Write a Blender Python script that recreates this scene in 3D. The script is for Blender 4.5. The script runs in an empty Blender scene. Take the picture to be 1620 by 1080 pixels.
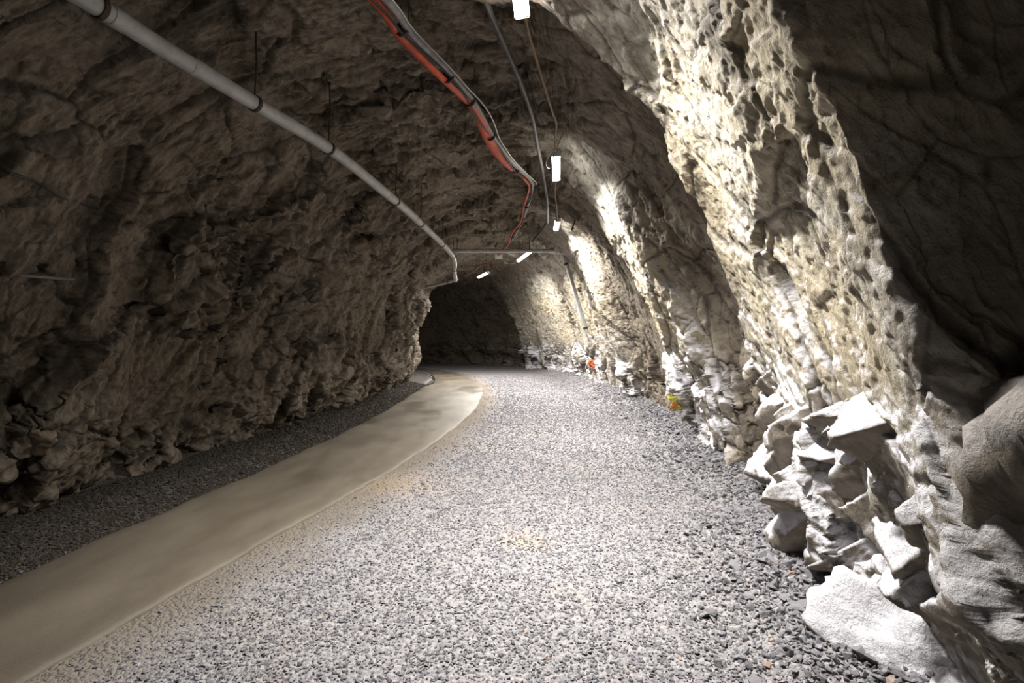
import bpy, bmesh, math, random
import numpy as np
from mathutils import Vector, Matrix
random.seed(11)
RNG = np.random.default_rng(11)
S = bpy.context.scene
COL = S.collection
F32 = np.float32

# ------------------------------------------------------------------ helpers
def tag(o, label=None, cat=None, group=None, kind=None):
    if label: o['label'] = label
    if cat: o['category'] = cat
    if group: o['group'] = group
    if kind: o['kind'] = kind
    return o

def empty(name, loc=(0, 0, 0), M=None):
    o = bpy.data.objects.new(name, None)
    o.empty_display_size = .1
    COL.objects.link(o)
    o.matrix_world = M if M is not None else Matrix.Translation(loc)
    return o

def link(name, me, mat, parent=None):
    o = bpy.data.objects.new(name, me)
    COL.objects.link(o)
    if mat and not me.materials: me.materials.append(mat)
    if parent: o.parent = parent
    return o

def np_mesh(name, verts, faces, smooth=True, attrs=None):
    """verts (n,3), faces (m,k) arrays with k constant."""
    me = bpy.data.meshes.new(name)
    n, (m, k) = len(verts), faces.shape
    me.vertices.add(n); me.vertices.foreach_set('co', np.ascontiguousarray(verts, F32).ravel())
    me.loops.add(m * k); me.loops.foreach_set('vertex_index', np.ascontiguousarray(faces, np.int32).ravel())
    me.polygons.add(m)
    me.polygons.foreach_set('loop_start', np.arange(0, m * k, k, dtype=np.int32))
    me.polygons.foreach_set('loop_total', np.full(m, k, np.int32))
    me.polygons.foreach_set('use_smooth', np.full(m, smooth))
    for an, av in (attrs or {}).items():
        a = me.attributes.new(an, 'FLOAT', 'POINT'); a.data.foreach_set('value', np.ascontiguousarray(av, F32).ravel())
    me.update(calc_edges=True); me.validate()
    return me

class MB:
    """collects simple shapes into one mesh"""
    def __init__(s): s.bm = bmesh.new()
    def box(s, c, d, bevel=0):
        r = bmesh.ops.create_cube(s.bm, size=1)
        for v in r['verts']: v.co = Vector((v.co.x * d[0] + c[0], v.co.y * d[1] + c[1], v.co.z * d[2] + c[2]))
        if bevel:
            es = list({e for v in r['verts'] for e in v.link_edges})
            bmesh.ops.bevel(s.bm, geom=es, offset=bevel, segments=2, affect='EDGES')
        return s
    def tube(s, pts, rad, n=10, caps=True, flat=None, ell=None):
        pts = [Vector(p) for p in pts]
        rads = rad if hasattr(rad, '__len__') else [rad] * len(pts)
        t0 = (pts[1] - pts[0]).normalized()
        ref = Vector((0, 0, 1)) if abs(t0.z) < .9 else Vector((1, 0, 0))
        u = t0.cross(ref).normalized(); rings = []
        for i, p in enumerate(pts):
            t = (pts[min(i + 1, len(pts) - 1)] - pts[max(i - 1, 0)]).normalized()
            u = (u - t * u.dot(t)).normalized(); w = t.cross(u)
            a_, b_ = (ell[i] if ell else (1, 1))
            rings.append([s.bm.verts.new(p + (u * math.cos(2 * math.pi * k / n) * a_ + w * math.sin(2 * math.pi * k / n) * b_) * rads[i]) for k in range(n)])
        for a, b in zip(rings, rings[1:]):
            for k in range(n): s.bm.faces.new((a[k], a[(k + 1) % n], b[(k + 1) % n], b[k]))
        if caps: s.bm.faces.new(rings[0][::-1]); s.bm.faces.new(rings[-1])
        return s
    def build(s, name, mat, parent=None, smooth=True):
        bmesh.ops.recalc_face_normals(s.bm, faces=s.bm.faces)
        me = bpy.data.meshes.new(name); s.bm.to_mesh(me); s.bm.free()
        me.polygons.foreach_set('use_smooth', [smooth] * len(me.polygons))
        if smooth: me.set_sharp_from_angle(angle=math.radians(40))
        return link(name, me, mat, parent)

def smooth_path(pts, n=8):
    """Catmull-Rom through the points"""
    P = [Vector(p) for p in pts]; P = [P[0] * 2 - P[1]] + P + [P[-1] * 2 - P[-2]]; out = []
    for i in range(1, len(P) - 2):
        for k in range(n):
            t = k / n; a, b, c, d = P[i - 1:i + 3]
            out.append(.5 * (2 * b + (c - a) * t + (2 * a - 5 * b + 4 * c - d) * t * t + (3 * b - a - 3 * c + d) * t ** 3))
    out.append(P[-2]); return out

# ------------------------------------------------------------------ noise (numpy)
def h3(ix, iy, iz, seed):
    h = (ix.astype(np.int64) * 374761393 + iy.astype(np.int64) * 668265263 + iz.astype(np.int64) * 2147483647 + seed * 1274126177) & 0xFFFFFFFF
    h = ((h ^ (h >> 13)) * 1274126177) & 0xFFFFFFFF
    h = ((h ^ (h >> 16)) * 2246822519) & 0xFFFFFFFF
    return h ^ (h >> 15)
def u3(h, k):
    h = ((h + k * 2654435761) * 2246822519) & 0xFFFFFFFF
    h = ((h ^ (h >> 13)) * 3266489917) & 0xFFFFFFFF
    return ((h ^ (h >> 16)) & 0xFFFF).astype(F32) / 65535.
def vnoise(P, seed):
    i = np.floor(P).astype(np.int32); f = (P - i).astype(F32); f = f * f * f * (f * (f * 6 - 15) + 10)
    r = 0
    for dx in (0, 1):
        wx = f[:, 0] if dx else 1 - f[:, 0]
        for dy in (0, 1):
            wy = f[:, 1] if dy else 1 - f[:, 1]
            for dz in (0, 1):
                wz = f[:, 2] if dz else 1 - f[:, 2]
                r = r + wx * wy * wz * u3(h3(i[:, 0] + dx, i[:, 1] + dy, i[:, 2] + dz, seed), 1)
    return r * 2 - 1
def fbm(P, oct=4, seed=0, gain=.5, ridged=False):
    r = 0; a = 1; t = 0
    for o in range(oct):
        v = vnoise(P * (2 ** o) + 17.3 * o, seed + o)
        if ridged: v = 1 - 2 * np.abs(v)
        r = r + a * v; t += a; a *= gain
    return r / t
def blocks(P, seed, tilt=1.0, soft=.15):
    """faceted blocks: every Worley cell is a plane of its own height and tilt; also distance to the joint"""
    n = len(P); i = np.floor(P).astype(np.int32)
    b1 = np.full(n, 9., F32); b2 = np.full(n, 9., F32); val = np.zeros(n, F32); val2 = np.zeros(n, F32)
    for dx in (-1, 0, 1):
        for dy in (-1, 0, 1):
            for dz in (-1, 0, 1):
                ci = i + np.array((dx, dy, dz), np.int32)
                h = h3(ci[:, 0], ci[:, 1], ci[:, 2], seed)
                vx = P[:, 0] - ci[:, 0] - u3(h, 1); vy = P[:, 1] - ci[:, 1] - u3(h, 2); vz = P[:, 2] - ci[:, 2] - u3(h, 3)
                d = np.sqrt(vx * vx + vy * vy + vz * vz).astype(F32)
                pl = (u3(h, 4) * 2 - 1) + tilt * ((u3(h, 5) * 2 - 1) * vx + (u3(h, 6) * 2 - 1) * vy + (u3(h, 7) * 2 - 1) * vz)
                m = d < b1
                m2 = ~m & (d < b2); val2 = np.where(m, val, np.where(m2, pl, val2))
                b2 = np.where(m, b1, np.minimum(b2, d)); val = np.where(m, pl, val); b1 = np.where(m, d, b1)
    e = b2 - b1; t = .5 + .5 * np.clip(e / soft, 0, 1)      # steep but not vertical risers between the faces
    return (val * t + val2 * (1 - t)).astype(F32), e
def chunked(fn, P, size=200000):
    outs = [fn(P[k:k + size]) for k in range(0, len(P), size)]
    if isinstance(outs[0], tuple): return tuple(np.concatenate(x) for x in zip(*outs))
    return np.concatenate(outs)
def sstep(a, b, x):
    t = np.clip((x - a) / (b - a), 0, 1); return t * t * (3 - 2 * t)

# ------------------------------------------------------------------ materials
def mat(name, col, rough=.6, metal=0., emit=None, strength=0., spec=.5):
    m = bpy.data.materials.new(name); m.use_nodes = True
    b = m.node_tree.nodes['Principled BSDF']
    b.inputs['Base Color'].default_value = (*col, 1); b.inputs['Roughness'].default_value = rough
    b.inputs['Metallic'].default_value = metal; b.inputs['Specular IOR Level'].default_value = spec
    if emit:
        b.inputs['Emission Color'].default_value = (*emit, 1); b.inputs['Emission Strength'].default_value = strength
    return m
class NT:
    def __init__(s, m): s.t = m.node_tree; s.b = s.t.nodes['Principled BSDF']
    def n(s, typ, ins=None, **kw):
        o = s.t.nodes.new(typ)
        for k, v in kw.items(): setattr(o, k, v)
        for k, v in (ins or {}).items():
            if isinstance(v, bpy.types.NodeSocket): s.t.links.new(v, o.inputs[k])
            else: o.inputs[k].default_value = v
        return o
    def math(s, op, a, b=None, clamp=False):
        ins = {0: a}
        if b is not None: ins[1] = b
        return s.n('ShaderNodeMath', ins, operation=op, use_clamp=clamp).outputs[0]
    def ramp(s, fac, lo, hi, c0=0., c1=1.):
        return s.n('ShaderNodeMapRange', {'Value': fac, 'From Min': lo, 'From Max': hi, 'To Min': c0, 'To Max': c1}, interpolation_type='SMOOTHSTEP').outputs[0]
    def mix(s, fac, a, b, typ='MIX'):
        o = s.n('ShaderNodeMix', data_type='RGBA', blend_type=typ)
        for k, v in ((0, fac), (6, a), (7, b)):
            if isinstance(v, bpy.types.NodeSocket): s.t.links.new(v, o.inputs[k])
            else: o.inputs[k].default_value = v if k == 0 else (*v, 1)
        return o.outputs[2]
    def link(s, sock, name): s.t.links.new(sock, s.b.inputs[name])

def noisy(name, col, col2, scale=8., rough=.6, metal=0., bump=.1):
    m = mat(name, col, rough, metal); t = NT(m)
    p = t.n('ShaderNodeTexCoord').outputs['Object']
    n = t.n('ShaderNodeTexNoise', {'Vector': p, 'Scale': scale, 'Detail': 5., 'Roughness': .65}).outputs['Fac']
    t.link(t.mix(t.ramp(n, .35, .65), col, col2), 'Base Color')
    t.link(t.n('ShaderNodeBump', {'Height': n, 'Strength': bump, 'Distance': .01}).outputs[0], 'Normal')
    return m

def rock_material():
    m = mat('rock', (.12, .1, .08), .85, spec=.25); t = NT(m)
    p = t.n('ShaderNodeTexCoord').outputs['Object']
    pale = t.n('ShaderNodeAttribute', attribute_name='pale').outputs['Fac']
    joint = t.n('ShaderNodeAttribute', attribute_name='joint').outputs['Fac']
    yel = t.n('ShaderNodeAttribute', attribute_name='sulphur').outputs['Fac']
    # foliation: compress along the bedding normal
    rot = t.n('ShaderNodeMapping', {'Vector': p, 'Rotation': (math.radians(-58), 0.12, 0), 'Scale': (1., 1., 1.)}).outputs[0]
    st = t.n('ShaderNodeMapping', {'Vector': rot, 'Scale': (1., 1., 5.)}).outputs[0]
    rot2 = t.n('ShaderNodeMapping', {'Vector': p, 'Rotation': (math.radians(-50), math.radians(-35), 0), 'Scale': (1., 1., 1.)}).outputs[0]
    st2 = t.n('ShaderNodeMapping', {'Vector': rot2, 'Scale': (1., 1., 3.)}).outputs[0]
    side = t.n('ShaderNodeAttribute', attribute_name='side').outputs['Fac']
    st = t.n('ShaderNodeMix', {0: side, 4: st, 5: st2}, data_type='VECTOR').outputs[1]
    big = t.n('ShaderNodeTexNoise', {'Vector': p, 'Scale': 1.1, 'Detail': 4., 'Roughness': .6}).outputs['Fac']
    streak = t.n('ShaderNodeTexNoise', {'Vector': st, 'Scale': 3.2, 'Detail': 7., 'Roughness': .68, 'Distortion': .6}).outputs['Fac']
    fine = t.n('ShaderNodeTexNoise', {'Vector': p, 'Scale': 34., 'Detail': 6., 'Roughness': .72}).outputs['Fac']
    vfine = t.n('ShaderNodeTexNoise', {'Vector': p, 'Scale': 110., 'Detail': 3., 'Roughness': .7}).outputs['Fac']
    mid = t.n('ShaderNodeTexNoise', {'Vector': p, 'Scale': 7., 'Detail': 6., 'Roughness': .7}).outputs['Fac']
    c = t.mix(t.ramp(streak, .32, .68), (.06, .049, .038), (.27, .225, .17))
    c = t.mix(t.ramp(big, .35, .7), c, t.mix(t.ramp(mid, .3, .7), (.12, .094, .07), (.31, .265, .21)))
    c = t.mix(t.math('MULTIPLY', t.ramp(mid, .56, .72), .5), c, (.12, .118, .07))      # mossy olive stains
    # pale rock and stone dust of the right wall; low pale paints shade
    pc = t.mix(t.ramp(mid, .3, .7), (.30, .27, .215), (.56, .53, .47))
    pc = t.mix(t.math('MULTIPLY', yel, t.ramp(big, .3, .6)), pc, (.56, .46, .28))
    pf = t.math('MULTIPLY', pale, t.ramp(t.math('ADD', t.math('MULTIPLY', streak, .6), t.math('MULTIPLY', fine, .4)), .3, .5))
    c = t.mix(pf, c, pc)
    dust = t.n('ShaderNodeAttribute', attribute_name='dust').outputs['Fac']
    # dust lying on up-facing ledges
    nz = t.n('ShaderNodeSeparateXYZ', {0: t.n('ShaderNodeNewGeometry').outputs['Normal']}).outputs['Z']
    du = t.math('MULTIPLY', t.ramp(t.math('ADD', nz, t.math('MULTIPLY', t.math('ADD', mid, fine), .45)), .3, .68), dust)
    c = t.mix(t.math('MULTIPLY', du, .92), c, (.70, .69, .73))
    # dark joints
    c = t.mix(t.math('MULTIPLY', t.ramp(joint, .0, 1.), .6), c, (.025, .02, .016))
    t.link(c, 'Base Color')
    h = t.math('ADD', t.math('MULTIPLY', streak, 1.), t.math('ADD', t.math('MULTIPLY', mid, .5), t.math('ADD', t.math('MULTIPLY', fine, .4), t.math('MULTIPLY', vfine, .07))))
    t.link(t.n('ShaderNodeBump', {'Height': h, 'Strength': 1., 'Distance': .038}).outputs[0], 'Normal')
    return m

def gravel_material():
    m = mat('gravel_ground', (.3, .3, .32), .9, spec=.2); t = NT(m)
    p = t.n('ShaderNodeTexCoord').outputs['Object']
    v = t.n('ShaderNodeTexVoronoi', {'Vector': p, 'Scale': 42., 'Randomness': 1.}, feature='F1')
    v2 = t.n('ShaderNodeTexVoronoi', {'Vector': p, 'Scale': 85., 'Randomness': 1.}, feature='F1')
    big = t.n('ShaderNodeTexNoise', {'Vector': p, 'Scale': .9, 'Detail': 5., 'Roughness': .6}).outputs['Fac']
    fine = t.n('ShaderNodeTexNoise', {'Vector': p, 'Scale': 60., 'Detail': 3.}).outputs['Fac']
    g = t.n('ShaderNodeSeparateColor', {0: v.outputs['Color']}).outputs[0]
    c = t.mix(g, (.14, .135, .145), (.295, .285, .30))
    c = t.mix(t.ramp(fine, .35, .65), c, t.mix(g, (.22, .205, .21), (.29, .275, .265)))
    c = t.mix(t.math('MULTIPLY', t.ramp(big, .5, .72), .45), c, (.27, .235, .19))
    side = t.n('ShaderNodeAttribute', attribute_name='left_strip').outputs['Fac']
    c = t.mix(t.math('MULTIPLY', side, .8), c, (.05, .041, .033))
    ear = t.n('ShaderNodeAttribute', attribute_name='earth').outputs['Fac']
    c = t.mix(t.math('MULTIPLY', ear, t.ramp(fine, .1, .6, .6, 1.)), c, (.155, .132, .105))
    rust = t.n('ShaderNodeAttribute', attribute_name='rust').outputs['Fac']
    c = t.mix(t.math('MULTIPLY', rust, t.ramp(fine, .2, .7)), c, (.48, .33, .17))
    t.link(c, 'Base Color')
    h = t.math('ADD', t.math('MULTIPLY', v.outputs['Distance'], -1.), t.math('MULTIPLY', v2.outputs['Distance'], -.4))
    t.link(t.n('ShaderNodeBump', {'Height': h, 'Strength': .9, 'Distance': .02}).outputs[0], 'Normal')
    return m

def stone_material(name, a, b, rustish=True):
    m = mat(name, a, .85, spec=.25); t = NT(m)
    tone = t.n('ShaderNodeAttribute', attribute_name='tone').outputs['Fac']
    p = t.n('ShaderNodeTexCoord').outputs['Object']
    n = t.n('ShaderNodeTexNoise', {'Vector': p, 'Scale': 45., 'Detail': 4.}).outputs['Fac']
    c = t.mix(tone, a, b)
    c = t.mix(t.ramp(n, .3, .75), c, tuple(x * .7 for x in a))
    if rustish: c = t.mix(t.math('MULTIPLY', t.ramp(tone, .985, .995), .6), c, (.33, .19, .11))
    t.link(c, 'Base Color')
    t.link(t.n('ShaderNodeBump', {'Height': n, 'Strength': .5, 'Distance': .006}).outputs[0], 'Normal')
    return m

def path_material():
    m = mat('compacted_path', (.26, .21, .15), .5, spec=.4); t = NT(m)
    p = t.n('ShaderNodeTexCoord').outputs['Object']
    st = t.n('ShaderNodeMapping', {'Vector': p, 'Scale': (1., .45, 1.)}).outputs[0]
    big = t.n('ShaderNodeTexNoise', {'Vector': st, 'Scale': 1.6, 'Detail': 5., 'Roughness': .6}).outputs['Fac']
    fine = t.n('ShaderNodeTexNoise', {'Vector': p, 'Scale': 120., 'Detail': 4., 'Roughness': .7}).outputs['Fac']
    c = t.mix(t.ramp(big, .3, .7), (.088, .073, .054), (.145, .123, .092))
    c = t.mix(t.math('MULTIPLY', t.ramp(fine, .55, .75), .3), c, (.30, .28, .24))
    wet = t.ramp(t.n('ShaderNodeTexNoise', {'Vector': st, 'Scale': 1.1, 'Detail': 3., 'W': 3.}, noise_dimensions='4D').outputs['Fac'], .52, .68)
    c = t.mix(t.math('MULTIPLY', wet, .15), c, (.08, .062, .042))
    t.link(c, 'Base Color')
    t.link(t.ramp(wet, 0., 1., .5, .3), 'Roughness')
    t.link(t.n('ShaderNodeBump', {'Height': t.math('ADD', t.math('MULTIPLY', fine, .45), big), 'Strength': .5, 'Distance': .015}).outputs[0], 'Normal')
    return m

ROCK = rock_material(); GRAV = gravel_material(); PATH = path_material()
STONE = stone_material('grey_stone', (.135, .13, .139), (.305, .296, .313))
DARKSTONE = stone_material('dark_stone', (.035, .029, .023), (.085, .072, .058), False)
PIPE = noisy('grey_pipe_plastic', (.36, .36, .35), (.27, .27, .26), 6., .42, 0., .05)
BLACK = mat('black_rubber', (.018, .017, .016), .6)
RUSTY = noisy('rusty_iron', (.06, .035, .022), (.025, .018, .014), 30., .75, .3, .3)
RED = noisy('red_orange_sleeve', (.52, .075, .025), (.34, .05, .022), 9., .5, 0., .2)
GREYC = noisy('grey_cable_sheath', (.2, .195, .185), (.12, .115, .11), 12., .5, 0., .1)
DGREY = noisy('dark_grey_hose', (.085, .082, .08), (.05, .048, .046), 12., .45, 0., .1)
WHITEC = mat('white_wire', (.55, .54, .5), .5)
BROWNC = noisy('brown_lamp_cord', (.22, .15, .085), (.13, .09, .055), 20., .6, 0., .1)
HOUSE = mat('lamp_housing_grey', (.45, .45, .44), .5)
DIFF = mat('lit_diffuser', (.9, .9, .9), .4, emit=(1., .97, .92), strength=26.)
WPLAST = mat('white_plastic', (.62, .61, .58), .45)

# ------------------------------------------------------------------ tunnel frame
ks = [-9, 0, 5, 10, 15, 20, 25, 27, 29, 32, 45]
kh = [7.5, 7.5, 7.5, 3.0, -1.5, -7, -15, -28, -45, -66, -80]
ds = .05
sg = np.arange(-9, 45, ds)
hd = np.radians(np.interp(sg, ks, kh))
i0 = np.argmin(abs(sg))
cx = np.cumsum(np.sin(hd)) * ds; cy = np.cumsum(np.cos(hd)) * ds
cx -= cx[i0] - (-1.55); cy -= cy[i0]
sec = smooth_path([(3.25, 0, -.35), (3.15, 0, .4), (2.95, 0, 1.2), (2.7, 0, 2.), (2.35, 0, 2.9), (1.95, 0, 3.7), (1.4, 0, 4.35), (.6, 0, 4.72), (-.4, 0, 4.82),
                   (-1.3, 0, 4.64), (-2.1, 0, 4.2), (-2.7, 0, 3.45), (-3.0, 0, 2.5), (-3.1, 0, 1.5), (-3.1, 0, .5), (-3.15, 0, -.35)], 12)
sec = np.array([(p.x, p.z) for p in sec])
al = np.concatenate([[0], np.cumsum(np.hypot(*np.diff(sec, axis=0).T))])
AL = al[-1]
def a_of(z, right=True):
    half = len(sec) // 2
    if right: return float(np.interp(z, sec[:half, 1], al[:half]))
    return float(np.interp(-z, -sec[half:, 1], al[half:]))

def frame(s):
    return np.interp(s, sg, cx), np.interp(s, sg, cy), np.interp(s, sg, hd)

# ---- large shapes of the rock: ridge lines across the wall, each with (place along tunnel, inward offset) at several heights
ROWS_R = [a_of(-.35), a_of(.6), a_of(1.9), a_of(3.3), a_of(4.4), a_of(4.4) + 1.2]
RIDGES = [  # six (s, d) rows, then how pale it is, low where shade is painted in
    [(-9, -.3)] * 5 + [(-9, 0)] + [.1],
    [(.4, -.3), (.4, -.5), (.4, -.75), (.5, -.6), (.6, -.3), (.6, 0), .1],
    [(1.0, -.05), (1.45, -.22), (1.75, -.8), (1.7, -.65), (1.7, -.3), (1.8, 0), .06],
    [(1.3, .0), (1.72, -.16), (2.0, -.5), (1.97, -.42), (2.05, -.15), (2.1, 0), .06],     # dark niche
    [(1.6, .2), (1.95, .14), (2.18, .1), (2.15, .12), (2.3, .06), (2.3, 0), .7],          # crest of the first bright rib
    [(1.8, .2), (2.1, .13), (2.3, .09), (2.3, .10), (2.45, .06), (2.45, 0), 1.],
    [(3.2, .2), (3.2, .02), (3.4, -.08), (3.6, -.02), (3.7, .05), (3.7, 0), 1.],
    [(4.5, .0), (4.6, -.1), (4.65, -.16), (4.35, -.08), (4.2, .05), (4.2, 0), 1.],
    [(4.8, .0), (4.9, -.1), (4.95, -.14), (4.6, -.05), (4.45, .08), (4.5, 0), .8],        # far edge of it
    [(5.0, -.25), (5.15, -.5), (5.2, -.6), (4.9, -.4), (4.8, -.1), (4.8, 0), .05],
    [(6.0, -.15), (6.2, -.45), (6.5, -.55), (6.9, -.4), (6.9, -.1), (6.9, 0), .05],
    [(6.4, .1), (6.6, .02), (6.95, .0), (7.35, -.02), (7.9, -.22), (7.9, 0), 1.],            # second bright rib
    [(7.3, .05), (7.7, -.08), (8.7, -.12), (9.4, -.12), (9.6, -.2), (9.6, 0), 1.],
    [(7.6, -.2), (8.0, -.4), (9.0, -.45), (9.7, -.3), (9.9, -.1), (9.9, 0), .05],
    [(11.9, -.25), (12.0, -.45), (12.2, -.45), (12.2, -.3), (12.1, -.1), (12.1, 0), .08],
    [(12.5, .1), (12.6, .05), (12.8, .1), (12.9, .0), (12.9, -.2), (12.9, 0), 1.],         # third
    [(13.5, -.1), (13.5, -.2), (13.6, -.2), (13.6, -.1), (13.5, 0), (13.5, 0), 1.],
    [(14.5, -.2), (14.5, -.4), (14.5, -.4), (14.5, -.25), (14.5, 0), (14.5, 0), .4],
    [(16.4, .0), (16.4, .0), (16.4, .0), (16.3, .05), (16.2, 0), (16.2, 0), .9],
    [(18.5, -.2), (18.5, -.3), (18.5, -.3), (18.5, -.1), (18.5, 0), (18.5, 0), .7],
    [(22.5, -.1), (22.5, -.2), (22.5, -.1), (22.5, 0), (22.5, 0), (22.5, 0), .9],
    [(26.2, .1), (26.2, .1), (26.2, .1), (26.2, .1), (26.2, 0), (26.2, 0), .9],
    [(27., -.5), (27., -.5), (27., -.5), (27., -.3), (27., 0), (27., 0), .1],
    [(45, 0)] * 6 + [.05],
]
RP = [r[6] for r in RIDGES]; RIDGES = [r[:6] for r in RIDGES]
rs = np.array([[p[0] for p in r] for r in RIDGES], float); rd = np.array([[p[1] for p in r] for r in RIDGES], float)

def big_offset(sv, av):
    """sv (ns, na) places along the tunnel, av (na,) -> (ns, na)"""
    D = np.zeros(sv.shape)
    for j, a in enumerate(av):
        if a < ROWS_R[-1]:
            kS = [np.interp(a, ROWS_R, rs[k]) for k in range(len(rs))]; kD = [np.interp(a, ROWS_R, rd[k]) for k in range(len(rs))]
            D[:, j] = np.interp(sv[:, j], kS, kD)
        zl = AL - a
        if zl < 5.:
            f = np.interp(zl, [0, .35, .7, 1.3, 2.2, 3.4, 5.], [-.38, -.36, -.12, .12, .08, .02, .0])
            # undercut foot and gentle swells of the left wall
            D[:, j] += f + .16 * np.interp(zl, [0, 3., 5.], [1, 1, 0]) * np.interp(sv[:, j], [-9, 2.5, 4.2, 5.2, 6.5, 8, 9.5, 11.5, 13, 15.5, 17.8, 18.3, 19.5, 24, 45], [0, 0, .3, -.3, .2, -.4, .5, -.2, .6, 0, 1.6, 1.5, -1.5, -1, 0])
    return D

# ------------------------------------------------------------------ build the rock shell
def s_samples():
    out = [-9.]
    while out[-1] < 44:
        s = out[-1]
        out.append(s + (.12 if s < -.5 else (.006 if 1.4 < s < 2.2 else max(.011, .0036 * s)) if s < 26 else .16))
    return np.array(out)
SV = s_samples()
AV = np.concatenate([np.linspace(0, a_of(3.7), 470, endpoint=False), np.linspace(a_of(3.7), AL - 3.3, 350, endpoint=False), np.linspace(AL - 3.3, AL, 310)])
NA = len(AV)
X0 = np.interp(AV, al, sec[:, 0]); Z0 = np.interp(AV, al, sec[:, 1])
tx = np.gradient(X0, AV); tz = np.gradient(Z0, AV); tl = np.hypot(tx, tz); tx /= tl; tz /= tl
NX, NZ = -tz, tx                     # inward normal in the section plane
def place(x, z, s2, ):               # (ns,na) local -> world
    c_, y_, h_ = frame(s2); c, s_ = np.cos(h_), np.sin(h_)
    return np.stack([c_ + x * c, y_ - x * s_, z + 0 * c], -1)
def strat(P, k, N): return P + (k - 1) * (P @ N)[:, None] * N[None, :]
NR = (.55, -.72, .42); NL = (.10, -.82, .56)                   # bedding normals
def wob(P, k): return P + np.stack([fbm(P * .9, 2, 3), fbm(P * .9 + 9, 2, 5), fbm(P * .9 + 31, 2, 7)], -1).astype(F32) * k
def nvec(N): N = np.array(N, float); return N / np.linalg.norm(N)
def coarse(P, N): return blocks(strat(wob(P, .35), 1.9, nvec(N)).astype(F32) / 1.15, 1, 1.3, .16)
# rows are respaced so that steep faces get as many points as the rest
kc = np.unique(np.r_[np.arange(0, NA, 5), NA - 1]); A5 = AV[kc]; s5 = np.broadcast_to(SV[:, None], (len(SV), len(kc)))
D5 = big_offset(s5, A5); P5 = place(X0[kc] + NX[kc] * D5, Z0[kc] + NZ[kc] * D5, s5).astype(F32)
hb = int(np.searchsorted(A5, a_of(4.4) + .2))
v5 = np.concatenate([chunked(lambda P: coarse(P, NR), P5[:, :hb].reshape(-1, 3))[0].reshape(len(SV), -1), chunked(lambda P: coarse(P, NL), P5[:, hb:].reshape(-1, 3))[0].reshape(len(SV), -1)], 1)
g5 = np.abs(np.gradient(D5 + .15 * v5, SV, axis=0)); w5 = np.sqrt(1 + np.minimum(g5, 6.) ** 2)
ker = np.hanning(13); ker /= ker.sum()
w5 = np.stack([np.convolve(np.pad(r, 6, 'edge'), ker, 'valid') for r in w5])
w5 = np.stack([np.convolve(np.pad(c, 6, 'edge'), ker, 'valid') for c in w5.T], 1)
NS = 1600; cum = np.cumsum(w5, 0); cum = (cum - cum[:1]) / (cum[-1:] - cum[:1])
S5 = np.stack([np.interp(np.linspace(0, 1, NS), cum[:, k], SV) for k in range(len(kc))], 1)
S2 = np.stack([np.interp(AV, A5, r) for r in S5])
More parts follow.
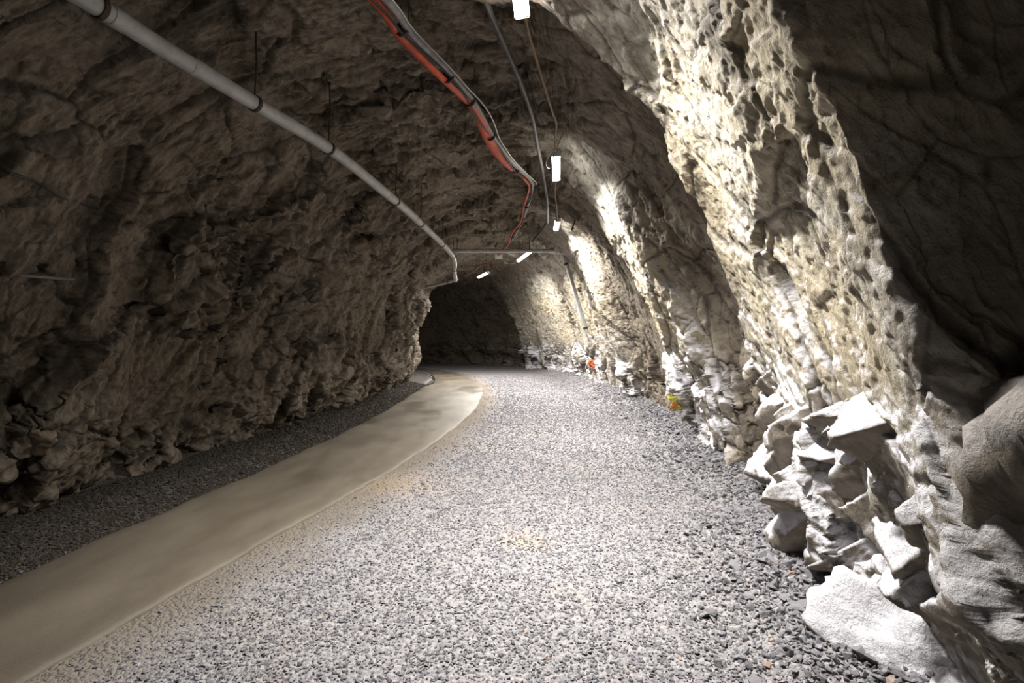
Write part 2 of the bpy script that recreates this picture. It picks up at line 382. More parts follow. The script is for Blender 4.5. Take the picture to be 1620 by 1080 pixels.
# every finer layer is sampled on, and pushes along the normal of, the surface the coarser layers have made
DB = big_offset(S2, AV)
aw = lambda *v: np.broadcast_to(np.interp(AV, [0, a_of(.9), a_of(1.4), a_of(3.9), a_of(4.5) + .4, AL - 4, AL - 3, AL], v)[None, :], (NS, NA))
def blur(a, n):
    for _ in range(n):
        a = np.concatenate([a[:1], (a[:-2] + 2 * a[1:-1] + a[2:]) / 4, a[-1:]], 0)
        a = np.concatenate([a[:, :1], (a[:, :-2] + 2 * a[:, 1:-1] + a[:, 2:]) / 4, a[:, -1:]], 1)
    return a
BASE = place(X0[None], Z0[None], S2).astype(F32); IN0 = place((X0 + NX * .1)[None], (Z0 + NZ * .1)[None], S2) - BASE
def rock_layers(sl, N):
    N = nvec(N)
    sh = DB[:, sl].shape; inn = (IN0[:, sl] * 10).astype(F32)
    P = place(X0[sl] + NX[sl] * DB[:, sl], Z0[sl] + NZ[sl] * DB[:, sl], S2[:, sl]).astype(F32)
    w = lambda *v: aw(*v)[:, sl].astype(F32)
    def nrm(P, n):
        c = np.cross(np.gradient(P, axis=0), np.gradient(P, axis=1))
        c /= np.linalg.norm(c, axis=-1, keepdims=True) + 1e-9
        c = blur(c * np.sign((c * inn).sum(-1, keepdims=True)), n) + inn * .12
        return (c / (np.linalg.norm(c, axis=-1, keepdims=True) + 1e-9)).astype(F32)
    def ev(fn, P):
        r = chunked(fn, P.reshape(-1, 3)); return tuple(x.reshape(sh) for x in r) if isinstance(r, tuple) else r.reshape(sh)
    v, e1 = ev(lambda P: coarse(P, N), P)
    P = P + nrm(P, 12) * (v * w(.15, .13, .045, .045, .11, .14, .22, .12) - (1 - sstep(0, .07, e1)) * w(.05, .04, .015, .015, .05, .05, .05, .05))[..., None]
    mod = ev(lambda P: np.clip(.75 + 1.5 * fbm(P * .8, 2, 91), .2, 1.5), P) * np.interp(S2[:, sl], [0, 5.5, 7, 13, 16, 45], [1, 1, 1.25, 1.3, 2.2, 2.2] if sl.start == 0 else [1, 1, 1.2, 1.2, .9, .9]).astype(F32)
    v, e2 = ev(lambda P: blocks(strat(wob(P, .2), 2.4, N).astype(F32) / .5, 2, 1.6, .11), P)
    f = ev(lambda P: fbm(strat(wob(P, .1), 3.2, N) * 1.3, 4, 11, .5, True), P)
    P = P + nrm(P, 4) * mod[..., None] * (v * w(.055, .05, .014, .014, .065, .08, .11, .07) - (1 - sstep(0, .09, e2)) * w(.04, .03, .006, .006, .03, .045, .06, .06)
                        + f * w(.010, .010, .018, .02, .065, .065, .06, .05))[..., None]
    v, e3 = ev(lambda P: blocks(strat(wob(P, .15), 1.6, N).astype(F32) / .19, 3, 1.8, .14), P)
    P = P + nrm(P, 2) * mod[..., None] * (v * w(.02, .018, .008, .008, .028, .032, .036, .022))[..., None]
    v, e4 = ev(lambda P: blocks(strat(P, 2., N).astype(F32) / .075, 4, 1.8, .2), P)
    g = ev(lambda P: fbm(P * 9., 4, 21, .62), P); h = ev(lambda P: fbm(strat(P, 1.6, N) * 24., 3, 23, .65), P)
    P = P + nrm(P, 2) * (v * w(.006, .006, .005, .006, .010, .011, .013, .013) + g * w(.012, .010, .006, .006, .016, .016, .016, .016) + h * w(.005, .005, .0038, .0038, .004, .004, .004, .004))[..., None]
    return P, np.maximum(1 - sstep(0, .05, e1), .8 * (1 - sstep(0, .05, e2))).astype(F32)
JB = int(np.searchsorted(AV, a_of(4.4) + .7)); JA = int(np.searchsorted(AV, a_of(4.4) - .3))
ra = rock_layers(slice(0, JB), NR); rb = rock_layers(slice(JA, NA), NL)
bl = sstep(a_of(4.4) - .3, a_of(4.4) + .7, AV).astype(F32)
def join(k):
    o = np.zeros((NS, NA) + ra[k].shape[2:], F32); b_ = bl.reshape((NA,) + (1,) * (ra[k].ndim - 2))
    o[:, :JB] += ra[k] * (1 - b_[:JB]); o[:, JA:] += rb[k] * b_[JA:]
    return o
W, JOI = join(0), join(1)

# right wall: pale, dusty ribs; between them darker rock with shade painted in
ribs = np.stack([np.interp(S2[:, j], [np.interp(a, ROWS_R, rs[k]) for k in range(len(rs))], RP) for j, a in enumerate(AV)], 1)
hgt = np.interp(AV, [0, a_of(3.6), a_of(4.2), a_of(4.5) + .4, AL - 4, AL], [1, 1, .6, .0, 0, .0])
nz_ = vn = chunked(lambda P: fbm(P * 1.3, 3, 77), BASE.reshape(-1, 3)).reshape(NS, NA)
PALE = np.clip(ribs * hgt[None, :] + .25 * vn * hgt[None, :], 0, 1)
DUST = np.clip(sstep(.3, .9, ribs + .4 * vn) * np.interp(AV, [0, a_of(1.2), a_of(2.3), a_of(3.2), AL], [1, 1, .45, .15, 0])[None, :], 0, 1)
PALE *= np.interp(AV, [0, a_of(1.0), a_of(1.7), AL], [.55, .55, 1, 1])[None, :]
SUL = sstep(.0, .5, np.interp(AV, [0, a_of(1.0), a_of(1.9), a_of(3.0), a_of(3.8), AL], [0, .0, 1, .9, .0, 0])[None, :] * (.75 + vn)) * .5

def shell(name, j0, j1, i1=NS):
    w = W[:i1, j0:j1]; n, m = w.shape[:2]
    idx = np.arange(n * m).reshape(n, m)
    f = np.stack([idx[:-1, :-1], idx[1:, :-1], idx[1:, 1:], idx[:-1, 1:]], -1).reshape(-1, 4)
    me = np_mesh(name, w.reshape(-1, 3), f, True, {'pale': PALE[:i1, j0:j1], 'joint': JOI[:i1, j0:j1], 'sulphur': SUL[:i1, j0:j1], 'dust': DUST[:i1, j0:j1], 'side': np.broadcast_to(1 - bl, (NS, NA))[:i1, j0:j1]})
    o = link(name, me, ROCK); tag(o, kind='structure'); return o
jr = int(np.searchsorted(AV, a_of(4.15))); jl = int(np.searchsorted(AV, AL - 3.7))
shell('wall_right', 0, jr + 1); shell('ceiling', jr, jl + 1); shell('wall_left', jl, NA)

HR0 = W[:, :int(np.searchsorted(AV, a_of(2.6)))].reshape(-1, 3); HR0 = HR0[(HR0[:, 1] > 1) & (HR0[:, 1] < 7)]
# angular blocks standing out of the foot of the right wall, all one body with it
def block_mesh(c, size, rot, seed, planes=9):
    r = np.random.default_rng(seed)
    n = r.normal(size=(planes, 3)) * (.45, .45, .45); n += np.array([(1, 0, 0), (-1, 0, 0), (0, 1, 0), (0, -1, 0), (0, 0, 1), (0, 0, -1)] + [tuple(r.normal(size=3)) for _ in range(planes - 6)])[:planes]
    n /= np.linalg.norm(n, axis=1, keepdims=True); d = r.uniform(.75, 1., planes)
    R = d[None] / np.maximum(ICO @ n.T, 1e-3)
    v = ICO * np.minimum(R.min(1), 1.7)[:, None] * np.array(size) / 2
    v = v @ np.array(rot.to_matrix()).T + np.array(c)
    v = v.astype(F32); nn = ICO @ np.array(rot.to_matrix()).T
    k = min(size)
    v = v + nn * (fbm(v * 7 + seed, 4, seed, .6)[:, None] * .10 * k + fbm(strat(v, 3., nvec(NR)) * 9, 3, 5)[:, None] * .06 * k)
    return v
from mathutils import Euler
bm_ = bmesh.new(); bmesh.ops.create_icosphere(bm_, subdivisions=5, radius=1); bm_.verts.ensure_lookup_table()
ICO = np.array([v.co[:] for v in bm_.verts]); ICOF = np.array([[v.index for v in f.verts] for f in bm_.faces]); bm_.free()
ICO /= np.linalg.norm(ICO, axis=1, keepdims=True)
BL = BLOCKS = []
rb_ = random.Random(5)
for k in range(60):
    y = rb_.uniform(1.75, 4.3); z = rb_.uniform(.05, 1.3) if y > 2 else rb_.uniform(.05, .95); q = HR0[np.argmin((HR0[:, 1] - y) ** 2 + (HR0[:, 2] - z) ** 2)]
    sz = rb_.uniform(.26, .58); BLOCKS.append(((q[0] + .36 * sz + .03, y, z), (sz * .8, sz * rb_.uniform(1.1, 1.7), sz * rb_.uniform(.4, .8)), (math.radians(-36 + rb_.gauss(0, 9)), math.radians(rb_.gauss(24, 9)), rb_.gauss(.1, .3))))
BLOCKS += [((1.98, 1.45, .95), (.8, .7, 1.25), (.15, .35, .5)), ((1.95, 2.35, .02), (.62, .8, .6), (-.3, .75, .1)), ((2.0, 1.85, .25), (.6, .5, .6), (-.3, .45, .1)), ((2.25, 1.75, 1.35), (.5, .5, .4), (.3, .2, .6)),
           ((1.95, 2.02, .95), (.34, .4, .3), (-.3, .4, .2)), ((2.3, 1.55, .15), (.7, .8, .6), (.1, .3, .3))]
bv, bf, off = [], [], 0
for k, (c, sz, ro) in enumerate(BLOCKS):
    v = block_mesh(c, sz, Euler(ro), 100 + k, 9 + k % 4); bv.append(v); bf.append(ICOF + off); off += len(v)
bv = np.concatenate(bv); bf = np.concatenate(bf)
vz = sstep(1.55, 2.1, bv[:, 1]); one = np.ones(len(bv))
o = link('wall_right', np_mesh('wall_right_blocks', bv, bf, True, {'pale': .1 + .12 * vz, 'dust': .25 + .75 * vz, 'joint': 0 * one, 'sulphur': 0 * one, 'side': one}), ROCK); tag(o, kind='structure')

# wall surface lookup for things that meet the rock
HR = W[:, :int(np.searchsorted(AV, a_of(2.6)))].reshape(-1, 3); HR = HR[(HR[:, 1] > -4.5) & (HR[:, 1] < 27)]
CE = W[:, int(np.searchsorted(AV, a_of(3.6))):int(np.searchsorted(AV, AL - 2.6))].reshape(-1, 3); CE = CE[(CE[:, 1] > 0) & (CE[:, 1] < 24)]
def wall_x(y, z): return float(HR[np.argmin((HR[:, 1] - y) ** 2 + (HR[:, 2] - z) ** 2), 0])
def roof_z(x, y): return float(CE[np.argmin((CE[:, 0] - x) ** 2 + (CE[:, 1] - y) ** 2), 2])

# ------------------------------------------------------------------ floor, path
PL = [(-4, -3.6), (1., -3.45), (3.32, -3.32), (4.32, -3.22), (6.03, -3.02), (8.2, -2.87), (10.8, -2.78), (15, -2.85), (19.9, -3.1), (23, -3.6), (26, -4.8), (29, -7.2), (31, -10), (33, -14)]
PR = [(-4, -2.55), (1., -2.35), (2.42, -2.24), (3.32, -2.08), (4.63, -1.77), (6.1, -1.45), (7.85, -1.14), (10, -.9), (12.3, -.78), (15, -.82), (17.3, -.98), (21.6, -1.95), (25, -3.4), (27.2, -5.), (29, -7.6), (30.8, -14)]
pyl = np.array(PL); pyr = np.array(PR)
def path_l(y): return np.interp(y, pyl[:, 0], pyl[:, 1])
def path_r(y): return np.interp(y, pyr[:, 0], pyr[:, 1])
WR = np.array([wall_x(y, .15) for y in np.arange(-4, 26, .25)]); WRY = np.arange(-4, 26, .25)
def wall_r(y): return np.interp(y, WRY, WR)
def floor_z(x, y):
    x = np.asarray(x, float); y = np.asarray(y, float)
    P = np.stack([x, y, 0 * x], -1).astype(F32).reshape(-1, 3)
    n = (.018 * fbm(P * .9, 3, 41) + .008 * fbm(P * 5, 3, 43)).reshape(x.shape)
    bank = .20 * sstep(-.85, .1, x - wall_r(y)) * sstep(30, 20, y)
    lef = sstep(.1, .7, path_l(y) - x) * .10
    onp = sstep(0, .12, x - path_l(y)) * sstep(0, .12, path_r(y) - x)
    return n * (1 - .7 * onp) + bank + lef - .02 * onp
fy = [-4.]
while fy[-1] < 36: fy.append(fy[-1] + max(.02, .006 * abs(fy[-1])))
fy = np.array(fy); fx = np.concatenate([np.linspace(-9, -5, 40, endpoint=False), np.linspace(-5, 4.2, 620)])
# the floor follows the bend to the left
FX, FY = np.meshgrid(fx, fy)
FX = np.where((FX < -5) , FX * (1 + (FY > 15) * 1.), FX)
FZ = floor_z(FX, FY)
n_, m_ = FX.shape; idx = np.arange(n_ * m_).reshape(n_, m_)
ff = np.stack([idx[:-1, :-1], idx[:-1, 1:], idx[1:, 1:], idx[1:, :-1]], -1).reshape(-1, 4)
left_strip = sstep(.0, .25, path_l(FY) - FX)  # mask for the darker floor left of the path
left_strip = np.maximum(left_strip, .0)
rust = np.exp(-(((FX - .10) / .16) ** 2 + ((FY - 4.03) / .12) ** 2)) * .8 + np.exp(-(((FX + 1.15) / .5) ** 2 + ((FY - 5.6) / .5) ** 2)) * .35
earth = (1 - sstep(.0, .75, FX - path_r(FY) + .25 * fbm(np.stack([FX, FY, 0 * FX], -1).reshape(-1, 3).astype(F32) * 2.2, 3, 71).reshape(FX.shape))) * (FX > path_r(FY) - .2)
o = link('floor', np_mesh('floor', np.stack([FX, FY, FZ], -1).reshape(-1, 3), ff, True, {'left_strip': left_strip, 'rust': rust, 'earth': earth}), GRAV); tag(o, kind='structure')

# compacted footpath: a thin slab with rounded shoulders
ps = np.concatenate([np.arange(-4, 12, .06), np.arange(12, 30.5, .12)])
us = np.array([0, .004, .015, .04, .08] + list(np.linspace(.12, .88, 26)) + [.92, .96, .985, .996, 1.])
hs = np.interp(us, [0, .004, .015, .06, .94, .985, .996, 1], [-.05, .0, .014, .022, .022, .014, 0, -.05])
L = path_l(ps)[:, None]; R = path_r(ps)[:, None]
edge = .02 * fbm(np.stack([ps, ps * 0 + 3, ps * 0], -1).astype(F32) * 14, 3, 53)[:, None] + fbm(np.stack([ps, ps * 0, ps * 0], -1).astype(F32) * 2.2, 4, 51)[:, None] * .035
edge2 = .02 * fbm(np.stack([ps, ps * 0 + 5, ps * 0], -1).astype(F32) * 14, 3, 54)[:, None] + fbm(np.stack([ps, ps * 0 + 9, ps * 0], -1).astype(F32) * 2.2, 4, 52)[:, None] * .03
PX = (L + edge) * (1 - us) + (R + edge2) * us; PY = np.broadcast_to(ps[:, None], PX.shape)
PZ = hs[None, :] + .012 * fbm(np.stack([PX, PY, 0 * PX], -1).reshape(-1, 3).astype(F32) * 1.4, 3, 61).reshape(PX.shape) + .006
n_, m_ = PX.shape; idx = np.arange(n_ * m_).reshape(n_, m_)
ff = np.stack([idx[:-1, :-1], idx[:-1, 1:], idx[1:, 1:], idx[1:, :-1]], -1).reshape(-1, 4)
o = link('path', np_mesh('path', np.stack([PX, PY, PZ], -1).reshape(-1, 3), ff), PATH); tag(o, kind='structure')

# ------------------------------------------------------------------ gravel and loose stones
def hull_stone(seed, n=14, flat=.65):
    r = random.Random(seed); bm = bmesh.new()
    for k in range(n):
        v = Vector((r.gauss(0, 1), r.gauss(0, 1), r.gauss(0, 1))).normalized() * r.uniform(.8, 1.1)
        bm.verts.new((v.x, v.y * r.uniform(.7, .9), v.z * flat))
    g = bmesh.ops.convex_hull(bm, input=bm.verts)
    bmesh.ops.delete(bm, geom=[v for v in bm.verts if not v.link_faces], context='VERTS')
    bmesh.ops.triangulate(bm, faces=bm.faces)
    bmesh.ops.recalc_face_normals(bm, faces=bm.faces)
    vs = np.array([v.co[:] for v in bm.verts]); fs = np.array([[v.index for v in f.verts] for f in bm.faces])
    bm.verts.index_update(); fs = np.array([[v.index for v in f.verts] for f in bm.faces])
    bm.free(); return vs, fs
STONES = [hull_stone(k, 11 + k % 4) for k in range(12)]
def scatter(name, xs, ys, sz, material, sink=.35):
    V, Fc, T = [], [], []; off = 0
    zs = floor_z(xs, ys)
    kind = RNG.integers(0, len(STONES), len(xs))
    for k, (vs, fs) in enumerate(STONES):
        sel = np.where(kind == k)[0]
        if not len(sel): continue
        n = len(sel); ang = RNG.uniform(0, 6.283, n); tl_ = RNG.normal(0, .25, (n, 2))
        sc = sz[sel][:, None] * RNG.uniform(.7, 1.25, (n, 3))
        v = vs[None] * sc[:, None, :]
        c, s_ = np.cos(ang)[:, None], np.sin(ang)[:, None]
        x = v[..., 0] * c - v[..., 1] * s_; y = v[..., 0] * s_ + v[..., 1] * c
        z = v[..., 2] + x * tl_[:, :1] + y * tl_[:, 1:]
        v = np.stack([x + xs[sel][:, None], y + ys[sel][:, None], z + (zs[sel] + sz[sel] * .65 * (1 - 2 * sink))[:, None]], -1)
        V.append(v.reshape(-1, 3)); Fc.append((fs[None] + (np.arange(n) * len(vs))[:, None, None]).reshape(-1, 3) + off)
        T.append(np.repeat(RNG.uniform(0, 1, n), len(vs))); off += n * len(vs)
    me = np_mesh(name, np.concatenate(V), np.concatenate(Fc), False, {'tone': np.concatenate(T)})
    return link(name, me, material)
def rnd_y(n, y0, y1, p=1.):         # more stones where they show larger
    u = RNG.uniform(0, 1, n); return y0 * (y1 / y0) ** u
n = 78000
ys = rnd_y(n, 1.6, 22.); xl = path_r(ys) + .02; xr = wall_r(ys) + .05
xs = xl + (xr - xl) * RNG.uniform(0, 1, n)
keep = RNG.uniform(0, 1, n) < np.interp(xs - xl, [0, .15, .7], [.05, .12, 1.])
sz = RNG.uniform(.006, .0135, n) * (1 + .35 * (RNG.uniform(0, 1, n) > .93)) * np.interp(ys, [1.6, 5, 13, 22], [1, 1.15, 1.9, 2.3])
o = scatter('gravel', xs[keep], ys[keep], sz[keep], STONE); tag(o, 'pale grey crushed gravel spread over the tunnel floor', 'gravel', kind='stuff')
n = 9000                             # coarser rubble at the foot of the right wall
ys = rnd_y(n, 2.0, 16.); xs = wall_r(ys) + .08 - np.abs(RNG.normal(0, .38, n))
sz = RNG.uniform(.012, .03, n) * np.interp(ys, [2, 16], [1, 1.5])
o = scatter('rubble', xs, ys, sz, STONE, .2); tag(o, 'coarse grey rubble along the foot of the right wall', 'rubble', kind='stuff')
n = 26000
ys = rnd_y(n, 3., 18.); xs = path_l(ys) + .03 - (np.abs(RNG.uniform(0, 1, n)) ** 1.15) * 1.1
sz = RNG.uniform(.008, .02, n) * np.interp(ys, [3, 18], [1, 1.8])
o = scatter('gravel', xs, ys, sz, DARKSTONE); tag(o, 'dark gravel strip between the path and the left wall', 'gravel', kind='stuff')

def one_stone(k, material):
    vs, fs = STONES[k % len(STONES)]
    me = np_mesh('loose_stone', vs, fs, False, {'tone': np.full(len(vs), random.uniform(.25, .85))}); me.materials.append(material); return me
lib = [one_stone(k, STONE) for k in range(10)]; libd = [one_stone(k, DARKSTONE) for k in range(5)]
def lay(me, x, y, r, label, group):
    o = bpy.data.objects.new('loose_stone', me); COL.objects.link(o)
    z = float(floor_z(np.array([x]), np.array([y]))[0])
    o.scale = (r * random.uniform(.9, 1.4), r * random.uniform(.8, 1.1), r * random.uniform(.6, 1.))
    o.rotation_euler = (random.gauss(0, .2), random.gauss(0, .2), random.uniform(0, 6.28)); o.location = (x, y, z + r * .28)
    tag(o, label, 'stone', group)
for k in range(150):
    y = 2.2 * (11 / 2.2) ** random.random(); x = float(wall_r(y)) - .02 - abs(random.gauss(0, .33))
    lay(lib[k % 10], x, y, random.uniform(.028, .062) * (1 + .03 * y), 'grey angular loose stone lying at the foot of the right wall', 'loose stones along the right wall')
for k in range(40):
    y = 3.2 * (11 / 3.2) ** random.random(); x = float(path_l(y)) - .15 - random.random() * .6
    lay(libd[k % 5], x, y, random.uniform(.025, .055), 'dark loose stone on the gravel strip by the left wall', 'loose stones along the left wall')

# ------------------------------------------------------------------ lamps
UP = Vector((0, 0, 1))
def basis(p1, p2, tilt):
    """local Y along the lamp, local -Z where it shines; tilt turns the face to the right"""
    p1, p2 = Vector(p1), Vector(p2); y = (p2 - p1).normalized()
    x = y.cross(UP).normalized(); z = x.cross(y)
    R = Matrix((x, y, z)).transposed().to_4x4()
    return Matrix.Translation((p1 + p2) / 2) @ R @ Matrix.Rotation(-tilt, 4, 'Y'), (p2 - p1).length
def lamp(p1, p2, tilt, watt, label, spread=130, hang=True):
    M, Ln = basis(p1, p2, math.radians(tilt)); root = empty('batten_lamp', M=M)
    tag(root, label, 'lamp', 'tunnel ceiling lamps')
    MB().box((0, 0, .035), (.10, Ln, .05), .012).build('housing', HOUSE, root)
    d = MB(); n = 10; prof = [(.062 * math.cos(t), -.052 * math.sin(t) + .012) for t in np.linspace(0, math.pi, n)]
    ring = [[d.bm.verts.new((x, yy, z)) for x, z in prof] for yy in (-Ln / 2 + .025, Ln / 2 - .025)]
    for k in range(n - 1): d.bm.faces.new((ring[0][k], ring[0][k + 1], ring[1][k + 1], ring[1][k]))
    for r in ring: d.bm.faces.new(r)
    d.bm.faces.new((ring[0][0], ring[1][0], ring[1][-1], ring[0][-1]))
    d.build('diffuser', DIFF, root)
    for s_ in (-1, 1): MB().box((0, s_ * (Ln / 2 - .012), .005), (.132, .026, .095), .01).build('end_cap', HOUSE, root)
    L_ = bpy.data.lights.new('lamp_light', 'AREA'); L_.shape = 'RECTANGLE'; L_.size = .11; L_.size_y = Ln * .95
    L_.energy = watt; L_.color = (1., .965, .92); L_.spread = math.radians(spread)
    lo = bpy.data.objects.new('lamp_light', L_); COL.objects.link(lo); lo.parent = root; lo.location = (0, 0, -.055)
    if hang:
        Mi = M.inverted()
        for s_ in (-1, 1):
            a = M @ Vector((0, s_ * Ln * .36, .06)); b = Vector((a.x, a.y, roof_z(a.x, a.y) + .06))
            MB().tube([Mi @ a, Mi @ b], .006, 6).build('hanger', RUSTY, root)
    return M, Ln
LAMPS = [((-.03, 3.1, 4.3), (.085, 4.29, 4.3), 'nearest lit batten lamp at the top edge of the photo'),
         ((.645, 7.5, 4.3), (.75, 8.7, 4.3), 'lit batten lamp hanging beside the bend of the red cable, second from the front'),
         ((1.05, 11.7, 4.3), (1.09, 12.7, 4.3), 'small lit batten lamp just above the right end of the cross pipe'),
         ((.57, 15.0, 4.155), (.2, 16.05, 4.03), 'slanting lit batten lamp crossing the horizontal cross pipe'),
         ((-.22, 18., 4.27), (-.234, 19.1, 4.43), 'lit lamp seen end-on as a small bright dot below the cross pipe'),
         ((-.91, 19.5, 4.1), (-1.33, 20.4, 4.03), 'farthest slanting lit batten lamp above the dark tunnel mouth')]
TILT = [5, 6, 7, 5, 5, 4]; WATT = [300, 310, 330, 380, 320, 480]; SPR = [116, 122, 128, 125, 140, 178]
LM = [lamp(a, b, TILT[k], WATT[k], lab, SPR[k]) for k, (a, b, lab) in enumerate(LAMPS)]

# lamp feed cords between the lamps
def cord(name, pts, r, material, label, cat, n=8, group=None):
    o = MB().tube(smooth_path(pts, n), r, 8).build(name, material); tag(o, label, cat, group); return o
G = 'brown lamp cords'
cord('lamp_cord', [(.10, 4.27, 4.32), (.16, 4.6, 4.30), (.33, 5.3, 4.22), (.47, 5.95, 4.22), (.56, 6.5, 4.33), (.60, 7.1, 4.38), (.62, 7.35, 4.30), (.655, 7.52, 4.33)], .014, BROWNC, 'brown cord drooping from the nearest lamp to the second lamp', 'cord', group=G)
cord('lamp_cord', [(.75, 8.68, 4.3), (.80, 9.5, 4.27), (.93, 10.6, 4.25), (1.04, 11.72, 4.31)], .014, BROWNC, 'brown cord between the second lamp and the small third lamp', 'cord', group=G)
cord('lamp_cord', [(1.08, 12.68, 4.3), (.92, 13.5, 4.24), (.72, 14.4, 4.17), (.57, 15.02, 4.17)], .013, BROWNC, 'brown cord running from the third lamp down to the cross pipe', 'cord', group=G)
cord('lamp_cord', [(.2, 16.03, 4.04), (.05, 16.8, 4.05), (-.1, 17.5, 4.2), (-.22, 18.02, 4.29)], .013, BROWNC, 'short brown cord between the lamp on the cross pipe and the dot lamp', 'cord', group=G)
cord('wire_tail', [(.62, 7.36, 4.30), (.55, 7.42, 4.27), (.50, 7.5, 4.16), (.53, 7.55, 4.10), (.56, 7.55, 4.10)], .005, WHITEC, 'thin loose wire end curling beside the second lamp', 'wire')

# ------------------------------------------------------------------ long grey pipe along the left
def unproj(px, py, z):
    y = 810. * (z - 1.6) / (535. - py); return Vector(((px - 810.) / 810. * y, y, z))
lp = [(-3.5, 1.2, 3.86)] + [tuple(unproj(px, py, z)) for px, py, z in ((60, -45, 3.85), (150, 8, 3.85), (280, 90, 3.85), (408, 167, 3.84), (522, 236, 3.84), (600, 297, 3.8), (662, 350, 3.84), (716, 405, 3.9))] + [(-1.95, 17.3, 3.83), (-2.05, 18.6, 3.7)]
root = empty('drain_pipe', (0, 0, 0)); tag(root, 'long grey pipe hanging along the left side of the ceiling', 'pipe')
lps = smooth_path(lp, 10)
MB().tube(lps, .068, 20).build('pipe_run', PIPE, root)
def along(pts, y):
    for a, b in zip(pts, pts[1:]):
        if a.y <= y <= b.y:
            t = (y - a.y) / (b.y - a.y); return a.lerp(b, t), (b - a).normalized()
    return pts[-1], (pts[-1] - pts[-2]).normalized()
for y in (3.62, 4.28, 7.9, 9.55, 12.1):
    p, t = along(lps, y); MB().tube([p - t * .06, p - t * .055, p + t * .055, p + t * .06], [.069, .0735, .0735, .069], 20).build('coupling', PIPE, root)
for y in (3.5, 4.9, 6.05, 8.25, 10.0, 12.4, 14.4, 16.8):
    p, t = along(lps, y)
    h = MB().tube([p - t * .018, p + t * .018], .079, 18).build('clamp', RUSTY, root)
    zt = max(roof_z(p.x, p.y), p.z + .25) + .06
    MB().tube([p + Vector((.0, 0, .07)), Vector((p.x + .02, p.y, (p.z + zt) / 2)), Vector((p.x + .01, p.y, zt))], .009, 6).build('hanger_rod', RUSTY, h)
# short lower run turning into the bend
root = empty('drain_pipe', (0, 0, 0)); tag(root, 'short grey pipe run turning left above the dark tunnel mouth', 'pipe')
q = smooth_path([(-1.98, 18.5, 3.74), (-2.2, 18.75, 3.70), (-2.75, 19.2, 3.62), (-3.6, 20., 3.55)], 6)
MB().tube(q, .06, 14).build('pipe_run', PIPE, root)
MB().tube([q[8] - (q[9] - q[8]) * .2, q[8] + (q[9] - q[8]) * .2], .068, 14).build('clamp', RUSTY, root)

# ------------------------------------------------------------------ cross pipe with elbow down the right wall
root = empty('cross_pipe', (0, 0, 0)); tag(root, 'grey pipe crossing under the ceiling and running down the right wall', 'pipe')
Yc = 14.9; zc = 1.6 + 138 / 810 * Yc
MB().tube([(-1.75, Yc, zc), (1.12, Yc, zc)], .058, 16).build('horizontal_run', PIPE, root)
MB().tube(smooth_path([(1.08, Yc, zc), (1.3, Yc, zc), (1.46, Yc, zc - .06), (1.53, Yc, zc - .2), (1.6, Yc, zc - .42)], 6), .068, 16).build('elbow', PIPE, root)
dp = [(1.58, Yc, zc - .36), (1.72, Yc, zc - .82), (1.92, Yc - .03, zc - 1.5), (2.07, Yc - .05, zc - 2.0), (2.17, Yc - .05, zc - 2.4)]
MB().tube(smooth_path(dp, 6), .058, 16).build('drop_run', PIPE, root)
for p, t in (((1.58, Yc, zc - .38), (.3, 0, -1)), ((2.13, Yc - .05, zc - 2.24), (.25, 0, -1))):
    p = Vector(p); t = Vector(t).normalized(); MB().tube([p - t * .03, p + t * .03], .072, 16).build('clamp', RUSTY, root)
for x in (-1.6, 1.0):
    MB().tube([(x, Yc, zc + .05), (x + .02, Yc, roof_z(x, Yc) + .06)], .011, 6).build('hanger_rod', RUSTY, root)

# ------------------------------------------------------------------ cable bundle, hose, wires
root = empty('cable_bundle', (0, 0, 0)); tag(root, 'bundle of red orange sleeve and grey cable sagging under the ceiling', 'cable bundle')
Z = 4.36
bp = [(-1.62, 3.1, 4.42)] + [tuple(unproj(px, py, z)) for px, py, z in ((598, -2, 4.38), (645, 58, 4.36), (703, 116, 4.30), (747, 166, 4.33), (779, 220, 4.36), (806, 258, 4.30), (834, 286, 4.32), (838, 300, 4.34), (830, 336, 4.34), (816, 364, 4.32), (803, 388, 4.3), (790, 404, 4.24))]
b0 = smooth_path(bp, 8)
def shifted(pts, dx, dz, amp=0, f=1., ph=0): return [p + Vector((dx + amp * math.sin(f * p.y + ph), 0, dz + amp * .6 * math.cos(f * p.y * 1.3 + ph))) for p in pts]
redp = shifted(b0, -.035, -.02, .022, 2.2, .5)
wd = [(1.0 + .75 * max(0, math.sin(1.7 * p.y + 2.2)) if p.y < 8.3 else .55, .55) for p in redp]
MB().tube(redp, .042, 10, ell=wd).build('red_sleeve', RED, root)
MB().tube(shifted(b0, .035, .012, .015, 1.5, 1.), .034, 10).build('grey_cable', GREYC, root)
MB().tube(shifted(b0, .01, -.035, .03, 2.7, .2), .012, 6).build('black_cable', BLACK, root)
wire = [p + Vector((.075 + .05 * max(0, math.sin(2.1 * p.y + .6)), 0, .03)) for p in b0 if p.y < 9.3]
MB().tube(wire, .007, 6).build('white_wire', WHITEC, root)
for y in (3.9, 4.6, 5.3, 5.9, 7.0, 8.2, 9.6, 10.6, 11.6, 12.6, 13.6):
    p, t = along(b0, y); MB().tube([p - t * .012, p + t * .012], .068 if y < 8.5 else .06, 12).build('cable_tie', BLACK, root)
for y in (4.7, 6.2, 8.8, 13.4):
    p, t = along(b0, y); MB().tube([p + Vector((0, 0, .03)), Vector((p.x + .01, p.y, roof_z(p.x, p.y) + .06))], .006, 6).build('hanger', RUSTY, root)
bx = unproj(789, 405, 4.2)
o = MB().box(bx, (.24, .12, .17), .015).build('junction_box', WPLAST); tag(o, 'small white junction box on the red cable by the cross pipe', 'junction box')
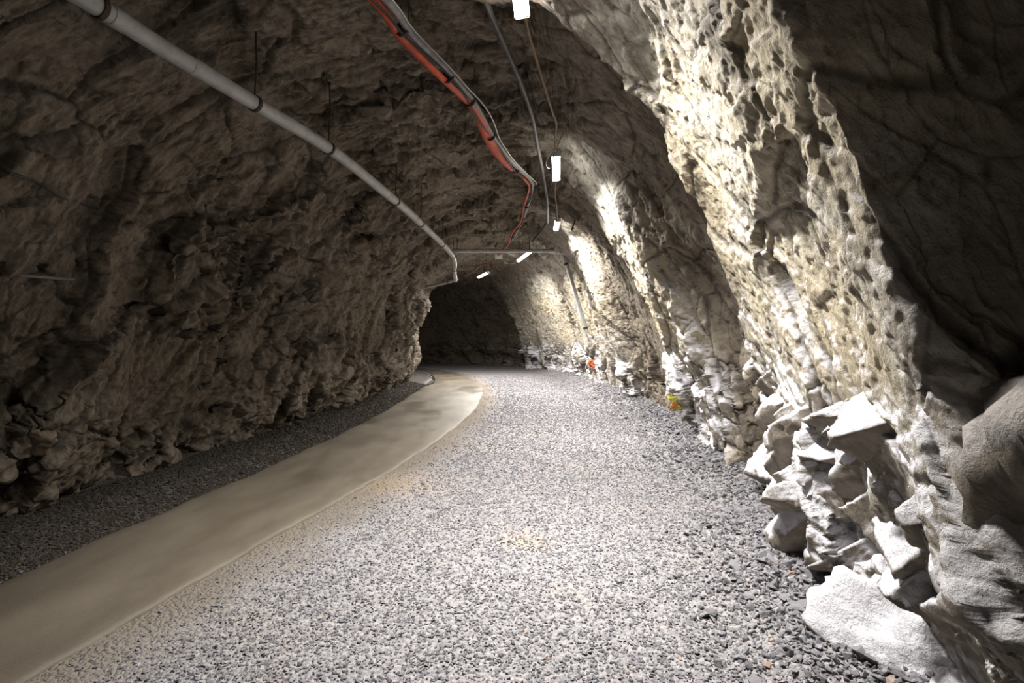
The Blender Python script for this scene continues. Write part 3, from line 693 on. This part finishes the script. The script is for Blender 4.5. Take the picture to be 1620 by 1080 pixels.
cord('cable', [tuple(bx + Vector((-.05, .06, -.02))), tuple(unproj(776, 416, 4.14)), tuple(unproj(762, 419, 4.2)), tuple(unproj(750, 428, 4.1)), tuple(unproj(735, 437, 3.95))], .026, mat('brown_red_sheath', (.2, .07, .035), .55), 'brown red cable running from the white junction box toward the left pipe', 'cable')
hp = [tuple(unproj(738, -72, 4.44))] + [tuple(unproj(px, py, z)) for px, py, z in ((767, 2, 4.42), (797, 70, 4.40), (823, 130, 4.38), (842, 185, 4.40), (851, 235, 4.42), (860, 280, 4.40), (866, 320, 4.42), (866, 352, 4.40))]
cord('hose', hp, .027, DGREY, 'dark grey hose sagging between the red cable and the lamp cord', 'hose')
cord('wire', [tuple(unproj(758, -40, 4.46))] + [tuple(unproj(px, py, z)) for px, py, z in ((779, 20, 4.44), (800, 72, 4.46), (822, 118, 4.46), (836, 155, 4.5), (846, 190, 4.5))], .007, DGREY, 'thin dark wire running along the grey hose near the nearest lamp', 'wire')
cord('cable', [hp[-1], tuple(unproj(856, 366, 4.36)), tuple(unproj(842, 382, 4.28))], .03, BLACK, 'short black cable end below the grey hose', 'cable')

# ------------------------------------------------------------------ things on the rock faces
WF = W.reshape(-1, 3); WP = np.stack([810 + 810 * WF[:, 0] / np.maximum(WF[:, 1], .1), 535 - 810 * (WF[:, 2] - 1.6) / np.maximum(WF[:, 1], .1)], -1); WP[WF[:, 1] < .3] = -9999
def hit(px, py, r=5.):
    k = np.where(np.abs(WP - (px, py)).max(1) < r)[0]; return int(k[np.argmin(WF[k, 1])])
def on_wall(px, py, off=.03):
    p = Vector(WF[hit(px, py)]); return tuple(p + (Vector((0, 0, 1.6)) - p).normalized() * off)
def paint(name, px, py, ry, rz, slope, material, parent=None, seed=0, dy=0., dz=0.):
    i, j = divmod(hit(px, py), NA); c = W[i, j]; w_ = 60
    sub = W[i - w_:i + w_, max(j - w_, 0):j + w_]; n, m = sub.shape[:2]
    u = sub[..., 1] - c[1] - dy; v = sub[..., 2] - c[2] - dz - slope * u
    inside = (u / ry) ** 2 + (v / rz) ** 2 + .9 * fbm(sub.reshape(-1, 3) * 22, 3, seed).reshape(n, m) < 1
    idx = np.arange(n * m).reshape(n, m); f = np.stack([idx[:-1, :-1], idx[1:, :-1], idx[1:, 1:], idx[:-1, 1:]], -1).reshape(-1, 4)
    f = f[inside.ravel()[f].all(1)]; used, inv = np.unique(f, return_inverse=True)
    cam_ = np.array((0, 0, 1.6)) - sub.reshape(-1, 3)[used]; cam_ /= np.linalg.norm(cam_, axis=1, keepdims=True)
    nor = np.array((-.9, -.2, .3)); q = sub.reshape(-1, 3)[used] + .006 * nor
    return link(name, np_mesh(name, q, inv.reshape(-1, 4)), material, parent)
YEL = noisy('yellow_paint', (.62, .50, .03), (.45, .40, .10), 30., .6, 0., .2); ORA = noisy('orange_paint', (.62, .2, .03), (.45, .12, .03), 30., .6, 0., .2); REDP = noisy('red_paint', (.5, .05, .02), (.42, .16, .04), 25., .6, 0., .2)
m_ = paint('paint_mark', 1068, 648, .20, .17, -.6, YEL, None, 3); tag(m_, 'yellow and orange paint mark on rock at the foot of the right wall', 'paint mark')
paint('orange_streak', 1068, 648, .09, .05, -.6, ORA, m_, 5).location.x = -.004
m_ = paint('paint_mark', 930, 582, .22, .22, 0, REDP, None, 9); tag(m_, 'red and orange paint specks on the rock below the cross pipe foot', 'paint mark')
cord('rod', [on_wall(-20, 427), on_wall(120, 441)], .014, GREYC, 'thin grey rod lying level against the left wall', 'rod', 2)
cord('cable', [on_wall(x, y, .03) for x, y in ((-25, 252), (20, 272), (60, 291), (105, 310), (160, 326))], .011, BLACK, 'black cable sagging along the upper left wall at the photo edge', 'cable', 4)
cord('hose', [(-3.45, 21.5, .09), (-3.1, 20.2, .07), (-2.86, 19.0, .06), (-2.75, 17.8, .06), (-2.85, 16.6, .07)], .022, BLACK, 'black hose lying on gravel at the far left edge of the path', 'hose', 6)
cord('rock_bolt', [(1.50, 11., 4.55), (1.28, 11., 3.92)], .014, RUSTY, 'rusty steel bolt sticking out of the roof right of the small third lamp', 'rock bolt', 2)
cord('lamp_cord', [(.655, 7.42, 4.37), (.72, 7.3, 4.5), (.80, 7.25, 4.62), (.84, 7.2, roof_z(.84, 7.2) + .05)], .010, BROWNC, 'short brown cord from the second lamp up into the roof', 'cord', 5)
# ------------------------------------------------------------------ world, camera
w = bpy.data.worlds.new('world'); S.world = w; w.use_nodes = True
w.node_tree.nodes['Background'].inputs[0].default_value = (1., .93, .85, 1); w.node_tree.nodes['Background'].inputs[1].default_value = .3  # dim fill light, added through the open tunnel end behind the camera
cam = bpy.data.cameras.new('camera'); co = bpy.data.objects.new('camera', cam); COL.objects.link(co)
cam.sensor_width = 36; cam.lens = 18; cam.clip_start = .05; cam.clip_end = 200
co.location = (0, 0, 1.6); co.rotation_euler = (math.radians(90 - .354), 0, 0)
S.camera = co
S.cycles.max_bounces = 6; S.cycles.diffuse_bounces = 4; S.cycles.glossy_bounces = 2; S.cycles.use_adaptive_sampling = True; S.cycles.adaptive_threshold = .02
S.view_settings.view_transform = 'Standard'; S.view_settings.look = 'None'; S.view_settings.gamma = 1; S.view_settings.use_curve_mapping = False
S.view_settings.exposure = 0
